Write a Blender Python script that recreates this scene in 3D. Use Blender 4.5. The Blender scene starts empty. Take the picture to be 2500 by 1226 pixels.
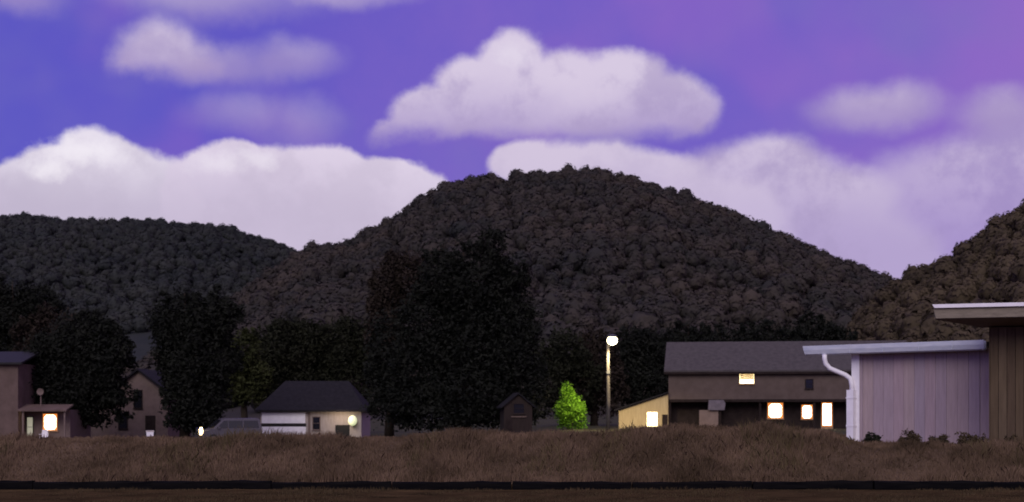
import bpy, math, random
import numpy as np
from mathutils import Vector

random.seed(7)
RNG = np.random.default_rng(11)
R = math.radians
SC = bpy.context.scene
COL = SC.collection

# ------------------------------------------------------------------ camera
FPX, HZ, CAMZ = 3434.0, 1000.0, 1.6          # focal length and horizon row in photo pixels, eye height in metres
cam = bpy.data.objects.new('camera', bpy.data.cameras.new('camera'))
COL.objects.link(cam)
cam.location = (0, 0, CAMZ)
cam.rotation_euler = (R(90), 0, 0)
cam.data.sensor_width = 36
cam.data.lens = 36 * FPX / 2500
cam.data.shift_y = (HZ - 613) / 2500
cam.data.clip_start = 0.5
cam.data.clip_end = 30000
cam.data.dof.use_dof = True            # hand-held phone focus, a little short of the houses
cam.data.dof.focus_distance = 16
cam.data.dof.aperture_fstop = 2.6
SC.camera = cam

# ------------------------------------------------------------------ exposure
SC.view_settings.view_transform = 'Standard'
SC.view_settings.look = 'None'
SC.view_settings.gamma = 1
SC.view_settings.use_curve_mapping = False
SC.view_settings.exposure = 0

# ------------------------------------------------------------------ world: violet night sky with cumulus
SUN_DIR = Vector((0.14, 0.80, -0.58)).normalized()      # the way the light travels
W = bpy.data.worlds.new('World')
SC.world = W
W.use_nodes = True
NT = W.node_tree
NT.nodes.clear()


def nnode(t, **kw):
    n = NT.nodes.new(t)
    for k, v in kw.items():
        setattr(n, k, v)
    return n


def put(sock, v):
    if isinstance(v, bpy.types.NodeSocket):
        NT.links.new(v, sock)
    else:
        sock.default_value = v


def M_(op, a, b=None, c=None, clamp=False):
    n = nnode('ShaderNodeMath', operation=op, use_clamp=clamp)
    put(n.inputs[0], a)
    if b is not None:
        put(n.inputs[1], b)
    if c is not None:
        put(n.inputs[2], c)
    return n.outputs[0]


def V_(op, a, b=None):
    n = nnode('ShaderNodeVectorMath', operation=op)
    put(n.inputs[0], a)
    if b is not None:
        put(n.inputs[1], b)
    return n.outputs['Value'] if op in ('LENGTH', 'DOT_PRODUCT') else n.outputs[0]


def ss(x, lo, hi):
    n = nnode('ShaderNodeMapRange', interpolation_type='SMOOTHSTEP')
    put(n.inputs['Value'], x)
    n.inputs['From Min'].default_value = lo
    n.inputs['From Max'].default_value = hi
    return n.outputs['Result']


def mixc(f, a, b):
    n = nnode('ShaderNodeMix', data_type='RGBA')
    put(n.inputs[0], f)
    for s, v in ((n.inputs[6], a), (n.inputs[7], b)):
        put(s, v if isinstance(v, bpy.types.NodeSocket) else (*v, 1))
    return n.outputs[2]


def wnoise(scale, detail=4, rough=0.55, off=(0, 0, 0)):
    n = nnode('ShaderNodeTexNoise')
    n.inputs['Scale'].default_value = scale
    n.inputs['Detail'].default_value = detail
    n.inputs['Roughness'].default_value = rough
    put(n.inputs['Vector'], V_('ADD', DIR, off))
    return n


tc = nnode('ShaderNodeTexCoord')
DIR = V_('NORMALIZE', tc.outputs['Generated'])
sp = nnode('ShaderNodeSeparateXYZ')
put(sp.inputs[0], DIR)
AZ = M_('ARCTAN2', sp.outputs[0], sp.outputs[1])
EL = M_('ARCSINE', sp.outputs[2])
cb = nnode('ShaderNodeCombineXYZ')
put(cb.inputs[0], AZ)
put(cb.inputs[1], EL)
# edge turbulence: the billows of the cumulus
nz1 = V_('SUBTRACT', wnoise(13, 3).outputs['Color'], (0.5, 0.5, 0.5))
nz2 = V_('SUBTRACT', wnoise(42, 6, 0.62, (3, 1, 2)).outputs['Color'], (0.5, 0.5, 0.5))
AE = V_('ADD', cb.outputs[0], V_('ADD', V_('MULTIPLY', nz1, (0.030, 0.022, 0)), V_('MULTIPLY', nz2, (0.0150, 0.0120, 0))))


def azel(px, py):
    x, z = (px - 1250) / FPX, (HZ - py) / FPX
    return math.atan2(x, 1), math.atan2(z, math.hypot(x, 1))


def cloud_mask(ells, k=0.28):
    d = None
    for (px, py, rx, ry) in ells:
        a, e = azel(px, py)
        v = V_('MULTIPLY', V_('SUBTRACT', AE, (a, e, 0)), (FPX / rx, FPX / ry, 0))
        l = V_('LENGTH', v)
        d = l if d is None else M_('SMOOTH_MIN', d, l, k)
    return d


big = wnoise(2.3, 3, 0.5, (1.7, 0.4, 5)).outputs['Fac']
mid_n = wnoise(9, 5, 0.6, (5, 2, 8)).outputs['Fac']
fine_n = wnoise(17, 6, 0.62, (2, 7, 1)).outputs['Fac']

nish = nnode('ShaderNodeTexSky', sky_type='NISHITA')
nish.sun_disc = False
nish.sun_elevation = math.asin(-SUN_DIR.z)
nish.sun_rotation = math.atan2(-SUN_DIR.x, -SUN_DIR.y)
nish.ozone_density = 4
nv = nnode('ShaderNodeVectorMath', operation='SCALE')
put(nv.inputs[0], nish.outputs[0])
nv.inputs['Scale'].default_value = 0.055

pf = M_('ADD', M_('MULTIPLY', big, 1.1), M_('ADD', M_('MULTIPLY', M_('SINE', AZ), 1.25), M_('MULTIPLY', mid_n, 0.5)))
sky = mixc(ss(pf, 0.35, 1.35), (0.108, 0.085, 0.57), (0.29, 0.14, 0.58))
sky = mixc(0.10, sky, nv.outputs[0])
sky = mixc(M_('MULTIPLY', ss(wnoise(11, 3, 0.5, (4, 9, 6)).outputs['Fac'], 0.42, 0.68), 0.35), sky, (0.195, 0.175, 0.50))
sky = mixc(M_('MULTIPLY', ss(wnoise(8, 3, 0.5, (14, 2, 3)).outputs['Fac'], 0.48, 0.70), 0.40), sky, (0.30, 0.135, 0.56))

# general cloud field, everywhere outside the part of the sky described below
gen = ss(M_('ADD', M_('MULTIPLY', wnoise(3.2, 6, 0.55, (9, 3, 4)).outputs['Fac'], 0.75), M_('MULTIPLY', mid_n, 0.25)), 0.47, 0.60)
away = M_('SUBTRACT', 1.0, M_('MULTIPLY', M_('MULTIPLY', ss(AZ, -0.50, -0.40), M_('SUBTRACT', 1.0, ss(AZ, 0.40, 0.50))),
                              M_('SUBTRACT', 1.0, ss(EL, 0.31, 0.37))))
gen = M_('MULTIPLY', gen, M_('MULTIPLY', away, ss(EL, -0.02, 0.08)))
WHITE, LILAC, MAUVE, DEEP = (0.70, 0.61, 0.77), (0.56, 0.475, 0.66), (0.40, 0.31, 0.58), (0.30, 0.22, 0.52)
sky = mixc(M_('MULTIPLY', gen, 0.9), sky, mixc(mid_n, LILAC, WHITE))


def cloud(ells, soft, alpha, top, bot, row_top, row_bot, k=0.28, tex=0.5, fade=None):
    """one cumulus: union of billows, brighter crown and duller base"""
    global sky
    d = cloud_mask(ells, k)
    d = M_('ADD', d, M_('MULTIPLY', M_('SUBTRACT', mid_n, 0.5), soft * 0.9))
    a = M_('MULTIPLY', M_('SUBTRACT', 1.0, ss(d, 1.0 - soft, 1.0 + soft * 0.45)), alpha)
    if fade:                       # ragged, dissolving base
        a = M_('MULTIPLY', a, ss(M_('ADD', EL, M_('MULTIPLY', M_('SUBTRACT', fine_n, 0.5), 0.035)), azel(1350, fade[1])[1], azel(1350, fade[0])[1]))
    g = ss(M_('ADD', EL, M_('MULTIPLY', M_('SUBTRACT', mid_n, 0.5), 0.05)), azel(1250, row_bot)[1], azel(1250, row_top)[1])
    c = mixc(g, bot, top)
    c = mixc(M_('MULTIPLY', ss(fine_n, 0.44, 0.62), tex * 0.75), c, tuple(x * 0.90 for x in bot))
    sky = mixc(a, sky, c)


# wisps
cloud([(30, -5, 130, 40), (480, -8, 260, 48), (800, -10, 220, 30)], 0.95, 0.62, LILAC, MAUVE, -20, 60)
cloud([(400, 118, 105, 84), (350, 158, 82, 62), (445, 160, 90, 58)], 0.45, 0.92, (0.60, 0.51, 0.70), MAUVE, 80, 215, 0.28, 0.5, (170, 235))
cloud([(560, 148, 130, 48), (690, 140, 130, 52), (480, 150, 90, 50)], 0.85, 0.62, LILAC, MAUVE, 90, 190)
cloud([(735, 298, 92, 60), (600, 270, 130, 50)], 0.95, 0.42, LILAC, MAUVE, 240, 350)
cloud([(2140, 262, 155, 62)], 0.70, 0.92, LILAC, MAUVE, 210, 320)
cloud([(2445, 285, 125, 72), (2540, 290, 120, 70)], 0.75, 0.88, LILAC, MAUVE, 220, 350)
# long bank over the right-hand hills
cloud([(2420, 460, 330, 130), (2250, 520, 260, 110), (2560, 430, 260, 120), (2350, 640, 420, 150), (2700, 560, 300, 190)], 0.40, 0.88, (0.56, 0.47, 0.68), (0.40, 0.31, 0.60), 330, 640, 0.28, 1.0)
cloud([(1880, 440, 190, 108), (2010, 520, 190, 120), (1760, 470, 160, 100), (2080, 640, 240, 130)], 0.30, 0.95, (0.63, 0.54, 0.72), (0.46, 0.37, 0.62), 330, 640, 0.28, 0.95)
cloud([(1300, 405, 112, 62), (1450, 430, 180, 98), (1590, 470, 170, 100), (1750, 560, 200, 120)], 0.24, 0.97, (0.66, 0.57, 0.73), (0.56, 0.47, 0.68), 340, 560)
# tall cumulus in the middle
cloud([(1250, 165, 92, 92), (1160, 235, 120, 88), (1050, 290, 110, 66), (965, 330, 70, 45), (1390, 220, 150, 102), (1520, 215, 130, 92),
       (1630, 265, 130, 88), (1350, 295, 330, 58), (1550, 300, 190, 48)], 0.25, 0.96, WHITE, (0.43, 0.34, 0.60), 165, 350, 0.18, 0.75, (300, 372))
# bright double-humped bank on the left
cloud([(60, 500, 110, 120), (140, 450, 120, 100), (250, 455, 165, 132), (330, 500, 150, 140), (120, 600, 300, 130), (-60, 560, 120, 90)], 0.13, 0.99, (0.80, 0.74, 0.85), (0.56, 0.49, 0.64), 330, 540, 0.14)
cloud([(600, 475, 190, 128), (780, 480, 220, 132), (920, 500, 170, 118), (1010, 540, 110, 110), (520, 500, 130, 118), (760, 620, 340, 130)], 0.11, 0.99, (0.74, 0.65, 0.80), (0.58, 0.50, 0.66), 340, 580, 0.14)

# sunlit-white crowns on the left bank
for (e, al) in (([(205, 372, 130, 42), (130, 405, 70, 34)], 0.70), ([(540, 398, 90, 34), (640, 385, 70, 24)], 0.40), ([(1250, 130, 60, 40)], 0.25)):
    d = M_('ADD', cloud_mask(e), M_('MULTIPLY', M_('SUBTRACT', wnoise(60, 5, 0.7).outputs['Fac'], 0.5), 1.6))
    sky = mixc(M_('MULTIPLY', M_('SUBTRACT', 1.0, ss(d, 0.0, 1.15)), al), sky, (0.93, 0.88, 0.95))

bg = nnode('ShaderNodeBackground')
put(bg.inputs[0], sky)
bg.inputs[1].default_value = 1.0
put(nnode('ShaderNodeOutputWorld').inputs[0], bg.outputs[0])
W.cycles.sampling_method = 'MANUAL'
W.cycles.sample_map_resolution = 512

# ------------------------------------------------------------------ moonlight
sun = bpy.data.objects.new('moon_light', bpy.data.lights.new('moon_light', 'SUN'))
COL.objects.link(sun)
sun.data.energy = 1.7
sun.data.angle = R(40)
sun.data.color = (1.0, 0.94, 0.88)
sun.rotation_euler = SUN_DIR.to_track_quat('-Z', 'Y').to_euler()


# ================================================================== helpers
def at(px, py, Y):
    """photo pixel -> point at distance Y"""
    return Vector(((px - 1250) / FPX * Y, Y, CAMZ + (HZ - py) / FPX * Y))


MATS = {}


def mat(name, c1, c2=None, scale=4, rough=0.8, bump=0, emit=None, stretch=(1, 1, 1), spec=0.3, metal=0, detail=6):
    if name in MATS:
        return MATS[name]
    m = bpy.data.materials.new(name)
    m.use_nodes = True
    nt = m.node_tree
    b = nt.nodes['Principled BSDF']
    b.inputs['Roughness'].default_value = rough
    b.inputs['Specular IOR Level'].default_value = spec
    b.inputs['Metallic'].default_value = metal
    if c2 is None:
        b.inputs['Base Color'].default_value = (*c1, 1)
    else:
        t = nt.nodes.new('ShaderNodeTexCoord')
        mp = nt.nodes.new('ShaderNodeMapping')
        mp.inputs['Scale'].default_value = stretch
        g = nt.nodes.new('ShaderNodeNewGeometry')
        nt.links.new(g.outputs['Position'], mp.inputs[0])
        n = nt.nodes.new('ShaderNodeTexNoise')
        n.inputs['Scale'].default_value = scale
        n.inputs['Detail'].default_value = detail
        n.inputs['Roughness'].default_value = 0.65
        nt.links.new(mp.outputs[0], n.inputs['Vector'])
        r = nt.nodes.new('ShaderNodeValToRGB')
        r.color_ramp.elements[0].position = 0.32
        r.color_ramp.elements[1].position = 0.68
        r.color_ramp.elements[0].color = (*c1, 1)
        r.color_ramp.elements[1].color = (*c2, 1)
        nt.links.new(n.outputs['Fac'], r.inputs[0])
        nt.links.new(r.outputs[0], b.inputs['Base Color'])
        if bump:
            bp = nt.nodes.new('ShaderNodeBump')
            bp.inputs['Strength'].default_value = bump
            bp.inputs['Distance'].default_value = 0.03
            nt.links.new(n.outputs['Fac'], bp.inputs['Height'])
            nt.links.new(bp.outputs[0], b.inputs['Normal'])
    if emit:
        b.inputs['Emission Color'].default_value = (*emit[:3], 1)
        b.inputs['Emission Strength'].default_value = emit[3]
    MATS[name] = m
    return m


class MB:
    """collects faces of one mesh object"""
    def __init__(self):
        self.v, self.f = [], []

    def add(self, vs, fs):
        o = len(self.v)
        self.v += [tuple(p) for p in vs]
        self.f += [tuple(i + o for i in f) for f in fs]
        return self

    def box(self, x0, x1, y0, y1, z0, z1):
        vs = [(x, y, z) for z in (z0, z1) for y in (y0, y1) for x in (x0, x1)]
        return self.add(vs, [(0, 2, 3, 1), (4, 5, 7, 6), (0, 1, 5, 4), (2, 6, 7, 3), (0, 4, 6, 2), (1, 3, 7, 5)])

    def prism(self, poly, y0, y1, axis='y'):
        """polygon (x,z) drawn out along y"""
        n = len(poly)
        vs = [(p[0], y0, p[1]) for p in poly] + [(p[0], y1, p[1]) for p in poly]
        if axis == 'x':
            vs = [(y, x, z) for (x, y, z) in vs]
        fs = [tuple(range(n)), tuple(range(2 * n - 1, n - 1, -1))] + [(i, i + n, (i + 1) % n + n, (i + 1) % n) for i in range(n)]
        return self.add(vs, fs)

    def tube(self, pts, radii, seg=8, caps=True):
        pts = [Vector(p) for p in pts]
        if not isinstance(radii, (list, tuple)):
            radii = [radii] * len(pts)
        rings = []
        for i, p in enumerate(pts):
            d = (pts[min(i + 1, len(pts) - 1)] - pts[max(i - 1, 0)]).normalized()
            u = d.cross(Vector((0.13, 0.97, 0.2)) if abs(d.y) < 0.9 else Vector((1, 0, 0))).normalized()
            w = d.cross(u)
            rings.append([p + (u * math.cos(a) + w * math.sin(a)) * radii[i] for a in [2 * math.pi * k / seg for k in range(seg)]])
        vs = [q for r in rings for q in r]
        fs = [(i * seg + k, i * seg + (k + 1) % seg, (i + 1) * seg + (k + 1) % seg, (i + 1) * seg + k) for i in range(len(pts) - 1) for k in range(seg)]
        if caps:
            fs += [tuple(range(seg))[::-1], tuple((len(pts) - 1) * seg + k for k in range(seg))]
        return self.add(vs, fs)

    def build(self, name, m, parent=None, smooth=False):
        me = bpy.data.meshes.new(name)
        me.from_pydata(self.v, [], self.f)
        me.validate()
        return link(name, me, m, parent, smooth)


def link(name, me, m, parent=None, smooth=False):
    o = bpy.data.objects.new(name, me)
    COL.objects.link(o)
    if m is not None and not me.materials:
        me.materials.append(m)
    if parent is not None:
        o.parent = parent
    if smooth:
        me.polygons.foreach_set('use_smooth', [True] * len(me.polygons))
    return o


def mesh_np(name, v, f, m, parent=None, smooth=False):
    v = np.asarray(v, dtype=np.float32)
    f = np.asarray(f, dtype=np.int32)
    me = bpy.data.meshes.new(name)
    k = f.shape[1]
    me.vertices.add(len(v))
    me.vertices.foreach_set('co', v.ravel())
    me.loops.add(f.size)
    me.loops.foreach_set('vertex_index', f.ravel())
    me.polygons.add(len(f))
    me.polygons.foreach_set('loop_start', np.arange(0, f.size, k, dtype=np.int32))
    me.polygons.foreach_set('loop_total', np.full(len(f), k, dtype=np.int32))
    me.update()
    me.validate()
    return link(name, me, m, parent, smooth)


def tag(o, label=None, cat=None, group=None, kind=None):
    for k, v in (('label', label), ('category', cat), ('group', group), ('kind', kind)):
        if v:
            o[k] = v
    return o


def thing(name, label, cat, loc, rz=0, group=None):
    o = bpy.data.objects.new(name, None)
    COL.objects.link(o)
    o.location = loc
    o.rotation_euler = (0, 0, rz)
    o.empty_display_size = 0.3
    return tag(o, label, cat, group)


def sstep(x, a, b):
    t = np.clip((np.asarray(x, dtype=float) - a) / (b - a), 0, 1)
    return t * t * (3 - 2 * t)


_ph = RNG.uniform(0, 6.28, (7, 2))
_fr = RNG.uniform(-1, 1, (7, 2))


def waves(x, y, s):
    return sum(np.sin(x * _fr[i, 0] / s * (1 + i * .5) + y * _fr[i, 1] / s * (1 + i * .5) + _ph[i, 0]) / (1 + i * .5) for i in range(7)) / 3


def gz(x, y):
    """height of the ground: verge, steep bank behind the timbers, field sloping away behind it"""
    x = np.asarray(x, dtype=float)
    y = np.asarray(y, dtype=float)
    bank = 0.84 + 0.13 * sstep(x, -3.6, -1.8) + 0.11 * sstep(x, 2.3, 4.2) - 0.30 * sstep(x, 7.0, 8.1) - 0.10 * sstep(x, 9.6, 10.6)
    bank = bank + 0.055 * waves(x, 0 * x, 0.55) + 0.03 * waves(x + 9, 0 * x, 0.17)
    back = -0.95 + 0.80 * sstep(x, -8, 6)
    z = 0.10 + (bank - 0.10) * sstep(y, 28.2, 31.6)
    z = z + (0.28 - bank) * sstep(y, 32.0, 46)
    z = z + (back - 0.28) * sstep(y, 62, 100)
    z = z + 0.06 * waves(x, y, 0.8) * sstep(y, 29.2, 30.6)
    z = np.where(y < 28.32, 0.012 * waves(x, y, 1.0), z)
    return z


def g1(x, y):
    return float(gz(x, y))


# ================================================================== ground
m_field = mat('field_soil', (0.070, 0.047, 0.027), (0.118, 0.080, 0.048), 0.5, 0.95, 0.6, spec=0.1)
m_verge = mat('gravel_earth', (0.022, 0.015, 0.008), (0.070, 0.045, 0.022), 1.1, 1.0, 0.8, spec=0.0, detail=10)
m_far = mat('dark_meadow', (0.028, 0.030, 0.012), (0.05, 0.045, 0.02), 0.1, 0.95, spec=0.1)


def grid_mesh(name, xs, ys, zf, m):
    X, Y = np.meshgrid(xs, ys)
    v = np.stack([X, Y, zf(X, Y)], -1).reshape(-1, 3)
    nx, ny = len(xs), len(ys)
    i = np.arange((ny - 1) * (nx - 1))
    a = i // (nx - 1) * nx + i % (nx - 1)
    return mesh_np(name, v, np.stack([a, a + 1, a + nx + 1, a + nx], -1), m, smooth=True)


xs = np.concatenate([[-9000, -3000, -900, -300, -120, -75], np.linspace(-55, -16, 40), np.linspace(-15, 15, 121), np.linspace(16, 55, 40), [75, 120, 300, 900, 3000, 9000]])
ys = np.concatenate([[-600, -60, -10], np.linspace(5, 28.3, 24), [28.33], np.linspace(28.6, 33, 23), np.linspace(34, 130, 97), [150, 180, 250, 400, 800, 2000, 6000, 15000]])
gr = grid_mesh('ground', xs, ys, gz, m_field)
tag(gr, kind='structure')
gr.data.materials.append(m_verge)
gr.data.materials.append(m_far)
mid_y = np.array([p.center.y for p in gr.data.polygons])
gr.data.polygons.foreach_set('material_index', np.where(mid_y < 28.32, 1, np.where(mid_y > 99, 2, 0)).astype(np.int32))

# dark timber edging along the near side of the field
m_timber = mat('tarred_timber', (0.0035, 0.0035, 0.0045), (0.009, 0.008, 0.008), 6, 0.95, 0.4, stretch=(0.3, 3, 3), spec=0.02)
tm = None
for i in range(12):
    if tm is None:
        b = MB()
        n = 9
        pro = [(-.07, 0), (-.085, .03), (-.085, .125), (-.065, .145), (.065, .145), (.085, .125), (.085, 0)]
        for k in range(n):
            x = -1.19 + 2.38 * k / (n - 1)
            b.v += [(x, p[0] + random.uniform(-.006, .006), p[1] + random.uniform(-.016, .016)) for p in pro]
        q = len(pro)
        for k in range(n - 1):
            b.f += [(k * q + j, k * q + (j + 1) % q, (k + 1) * q + (j + 1) % q, (k + 1) * q + j) for j in range(q)]
        b.f += [tuple(range(q))[::-1], tuple((n - 1) * q + j for j in range(q))]
        tm = b.build('edging_timber', m_timber)
        o = tm
    else:
        o = tm.copy()
        COL.objects.link(o)
    o.location = (-13.2 + i * 2.4 + random.uniform(-.01, .01), 28.25 + 0.05 * math.sin(i * 1.3) - 0.012 * i, -0.02 + random.uniform(-.01, .012))
    o.scale = (1, 1.1, 1.25)
    o.rotation_euler = (random.uniform(-.04, .04), random.uniform(-.011, .011), random.uniform(-.016, .016))
    tag(o, 'dark tarred timber laid on the ground along the edge of the brown grass field', 'timber', 'dark timbers edging the field')


# ------------------------------------------------------------------ dry grass of the field
def grass(name, label, n, ylo, yhi, h, w, m, half=0.385, xmax=None, keep=None):
    u = RNG.uniform(0, 1, n)
    y = 1 / ((1 - u) / ylo + u / yhi)
    x = RNG.uniform(-half, half, n) * y
    ok = np.ones(n, bool)
    if keep is not None:
        ok = keep(x, y)
    x, y = x[ok], y[ok]
    n = len(x)
    z = gz(x, y)
    clump = 0.55 + 0.45 * waves(x, y, 0.7) + 0.35 * waves(x + 40, y, 0.2)
    hh = h * np.clip(clump, 0.25, 1.6) * RNG.uniform(0.55, 1.25, n)
    ww = w * RNG.uniform(0.6, 1.4, n) * np.clip(y / 45, 0.8, 2.0)
    a = RNG.uniform(-1.0, 1.0, n)
    lx, ly = RNG.normal(0, 0.33, n) * hh, RNG.normal(0, 0.33, n) * hh
    base = np.stack([x, y, z - 0.02], -1)
    side = np.stack([np.cos(a), np.sin(a), np.zeros(n)], -1) * ww[:, None] * 0.5
    midp = base + np.stack([lx * 0.35, ly * 0.35, hh * 0.6], -1)
    tip = base + np.stack([lx, ly, hh], -1)
    v = np.stack([base - side, base + side, midp + side * 0.7, tip, midp - side * 0.7], 1).reshape(-1, 3)
    f = np.arange(n)[:, None] * 5 + np.array([[0, 1, 2, 3, 4]])
    o = mesh_np(name, v, f, m)
    return tag(o, label, 'grass', kind='stuff')


m_straw = mat('dry_grass', (0.058, 0.039, 0.023), (0.178, 0.116, 0.076), 0.75, 0.9, spec=0.1)
m_weed = mat('olive_weeds', (0.055, 0.043, 0.022), (0.125, 0.092, 0.048), 0.8, 0.9, spec=0.05)
m_straw2 = mat('verge_grass', (0.04, 0.029, 0.015), (0.085, 0.058, 0.031), 1.2, 0.9, spec=0.1)


def off_sheds(x, y):
    return ~((x > 12.0) & (y > 47.5) & (y < 62))


grass('bank_grass', 'rough brown dry grass and weeds covering the bank behind the dark timbers', 90000, 28.45, 32.4, 0.30, 0.020, m_straw)
grass('bank_weeds', 'taller olive-brown weeds standing in patches on the bank', 9000, 29.0, 32.2, 0.46, 0.024, m_weed, keep=lambda x, y: waves(x + 3, y * .4, 0.5) > 0.28)
grass('field_grass', 'thin brown grass of the field between the bank and the sheds', 40000, 32.4, 88, 0.20, 0.04, m_straw, keep=off_sheds)
grass('verge_grass', 'sparse short brown grass on the earth in front of the timbers', 42000, 21, 28.0, 0.085, 0.014, m_straw2)
grass('verge_weeds', 'short dark weeds growing against the front of the timbers', 2600, 27.75, 28.12, 0.10, 0.02, m_straw2)

# ================================================================== wooded hills
CROWNS = []                              # far-off crowns: loose clusters of leaf-mass facets
NF = 92
_t = (1 + 5 ** .5) / 2
ICO = np.array([(-1, _t, 0), (1, _t, 0), (-1, -_t, 0), (1, -_t, 0), (0, -1, _t), (0, 1, _t), (0, -1, -_t), (0, 1, -_t), (_t, 0, -1), (_t, 0, 1), (-_t, 0, -1), (-_t, 0, 1)]) / 1.902
ICF = np.array([(0, 11, 5), (0, 5, 1), (0, 1, 7), (0, 7, 10), (0, 10, 11), (1, 5, 9), (5, 11, 4), (11, 10, 2), (10, 7, 6), (7, 1, 8), (3, 9, 4), (3, 4, 2), (3, 2, 6), (3, 6, 8), (3, 8, 9), (4, 9, 5), (2, 4, 11), (6, 2, 10), (8, 6, 7), (9, 8, 1)])
for k in range(14):
    st = np.array([1, 1, RNG.uniform(0.85, 1.3)])
    d = RNG.normal(0, 1, (NF, 3))
    d /= np.linalg.norm(d, axis=1)[:, None]
    d[:, 2] = np.abs(d[:, 2]) * 1.1 - 0.2
    p = d * RNG.uniform(0.80, 1.08, NF)[:, None] * st
    nrm = d + RNG.normal(0, 0.16, (NF, 3))
    u = np.cross(nrm, RNG.normal(0, 1, (NF, 3)))
    u /= np.linalg.norm(u, axis=1)[:, None]
    w = np.cross(nrm, u)
    w /= np.linalg.norm(w, axis=1)[:, None]
    r = RNG.uniform(0.12, 0.25, NF)[:, None]
    CROWNS.append(np.concatenate([np.stack([p + u * r, p - u * r * .6 + w * r * .8, p - u * r * .5 - w * r * .85], 1).reshape(-1, 3), ICO * 0.88 * st * RNG.uniform(.85, 1.1, (12, 1))]))
IV = CROWNS[0]
IF = np.concatenate([np.arange(NF * 3).reshape(NF, 3), ICF + NF * 3])


class Hill:
    def __init__(self, line, yb, yr, jag):
        self.px = np.array([p[0] for p in line], float)
        self.row = np.array([p[1] for p in line], float)
        self.yb, self.yr = yb, yr
        t = np.linspace(0.02, 1, 200)
        y = yb + (yr - yb) * t
        self.kmax = (self.S(t) / y).max()
        self.jag = jag

    @staticmethod
    def S(t):
        t = np.clip(t, 0, 1)
        return 0.55 * t + 0.45 * t * t * (3 - 2 * t)

    def z(self, x, y):
        t = (y - self.yb) / (self.yr - self.yb)
        px = 1250 + FPX * x / np.maximum(y, 1)
        ang = (HZ - np.interp(px, self.px, self.row)) / FPX
        A = np.maximum(ang, 0.0) / self.kmax
        down = 1 - 0.6 * sstep(y, self.yr * 1.02, self.yr * 1.5)
        h = A * self.S(t) * down
        rel = waves(x, y, 55) * 6 + waves(x + 300, y, 20) * 2
        return np.maximum(h - self.jag * 0.75 + rel * sstep(t, 0.05, 0.3) * (1 - 0.85 * sstep(t, 0.72, 0.95)) * np.clip(A * 20, 0, 1), -4)


hills = [
    (Hill([(-2600, 760), (-1600, 640), (-800, 560), (-300, 545), (0, 533), (60, 528), (130, 538), (240, 543), (350, 540), (450, 548), (540, 555), (620, 580), (700, 605), (740, 618), (850, 668), (1000, 760), (1200, 900)], 700, 1700, 7.0),
     (-2600, 1250), 11.0, (4.4, 6.2), 'far', 'dense dark wood covering the long low ridge beyond the houses'),
    (Hill([(150, 985), (300, 900), (500, 780), (650, 680), (740, 622), (780, 610), (850, 600), (880, 580), (950, 547), (1000, 508), (1060, 478), (1080, 458), (1110, 450), (1200, 432), (1225, 440), (1246, 452), (1262, 424), (1350, 424), (1450, 420), (1520, 434), (1600, 455), (1700, 490), (1790, 522), (1850, 550), (1950, 595), (2060, 640), (2120, 668), (2175, 690), (2300, 740), (2600, 800), (3200, 880)], 330, 1250, 6.0),
     (100, 3000), 9.5, (3.9, 5.8), 'main', 'dense dark wood covering the tall rounded hill'),
    (Hill([(1930, 960), (2010, 850), (2060, 800), (2120, 745), (2180, 690), (2235, 652), (2300, 632), (2350, 600), (2420, 553), (2500, 500), (2620, 430), (2800, 370), (3200, 330), (3800, 420)], 190, 560, 3.6),
     (1900, 3400), 6.2, (2.3, 3.6), 'near', 'brownish scrubby wood on the steep slope rising behind the sheds'),
]
hill_cols = {'far': ((0.025, 0.028, 0.029), (0.042, 0.043, 0.039)), 'main': ((0.025, 0.026, 0.026), (0.062, 0.049, 0.040)), 'near': ((0.046, 0.036, 0.024), (0.096, 0.072, 0.046))}
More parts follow.
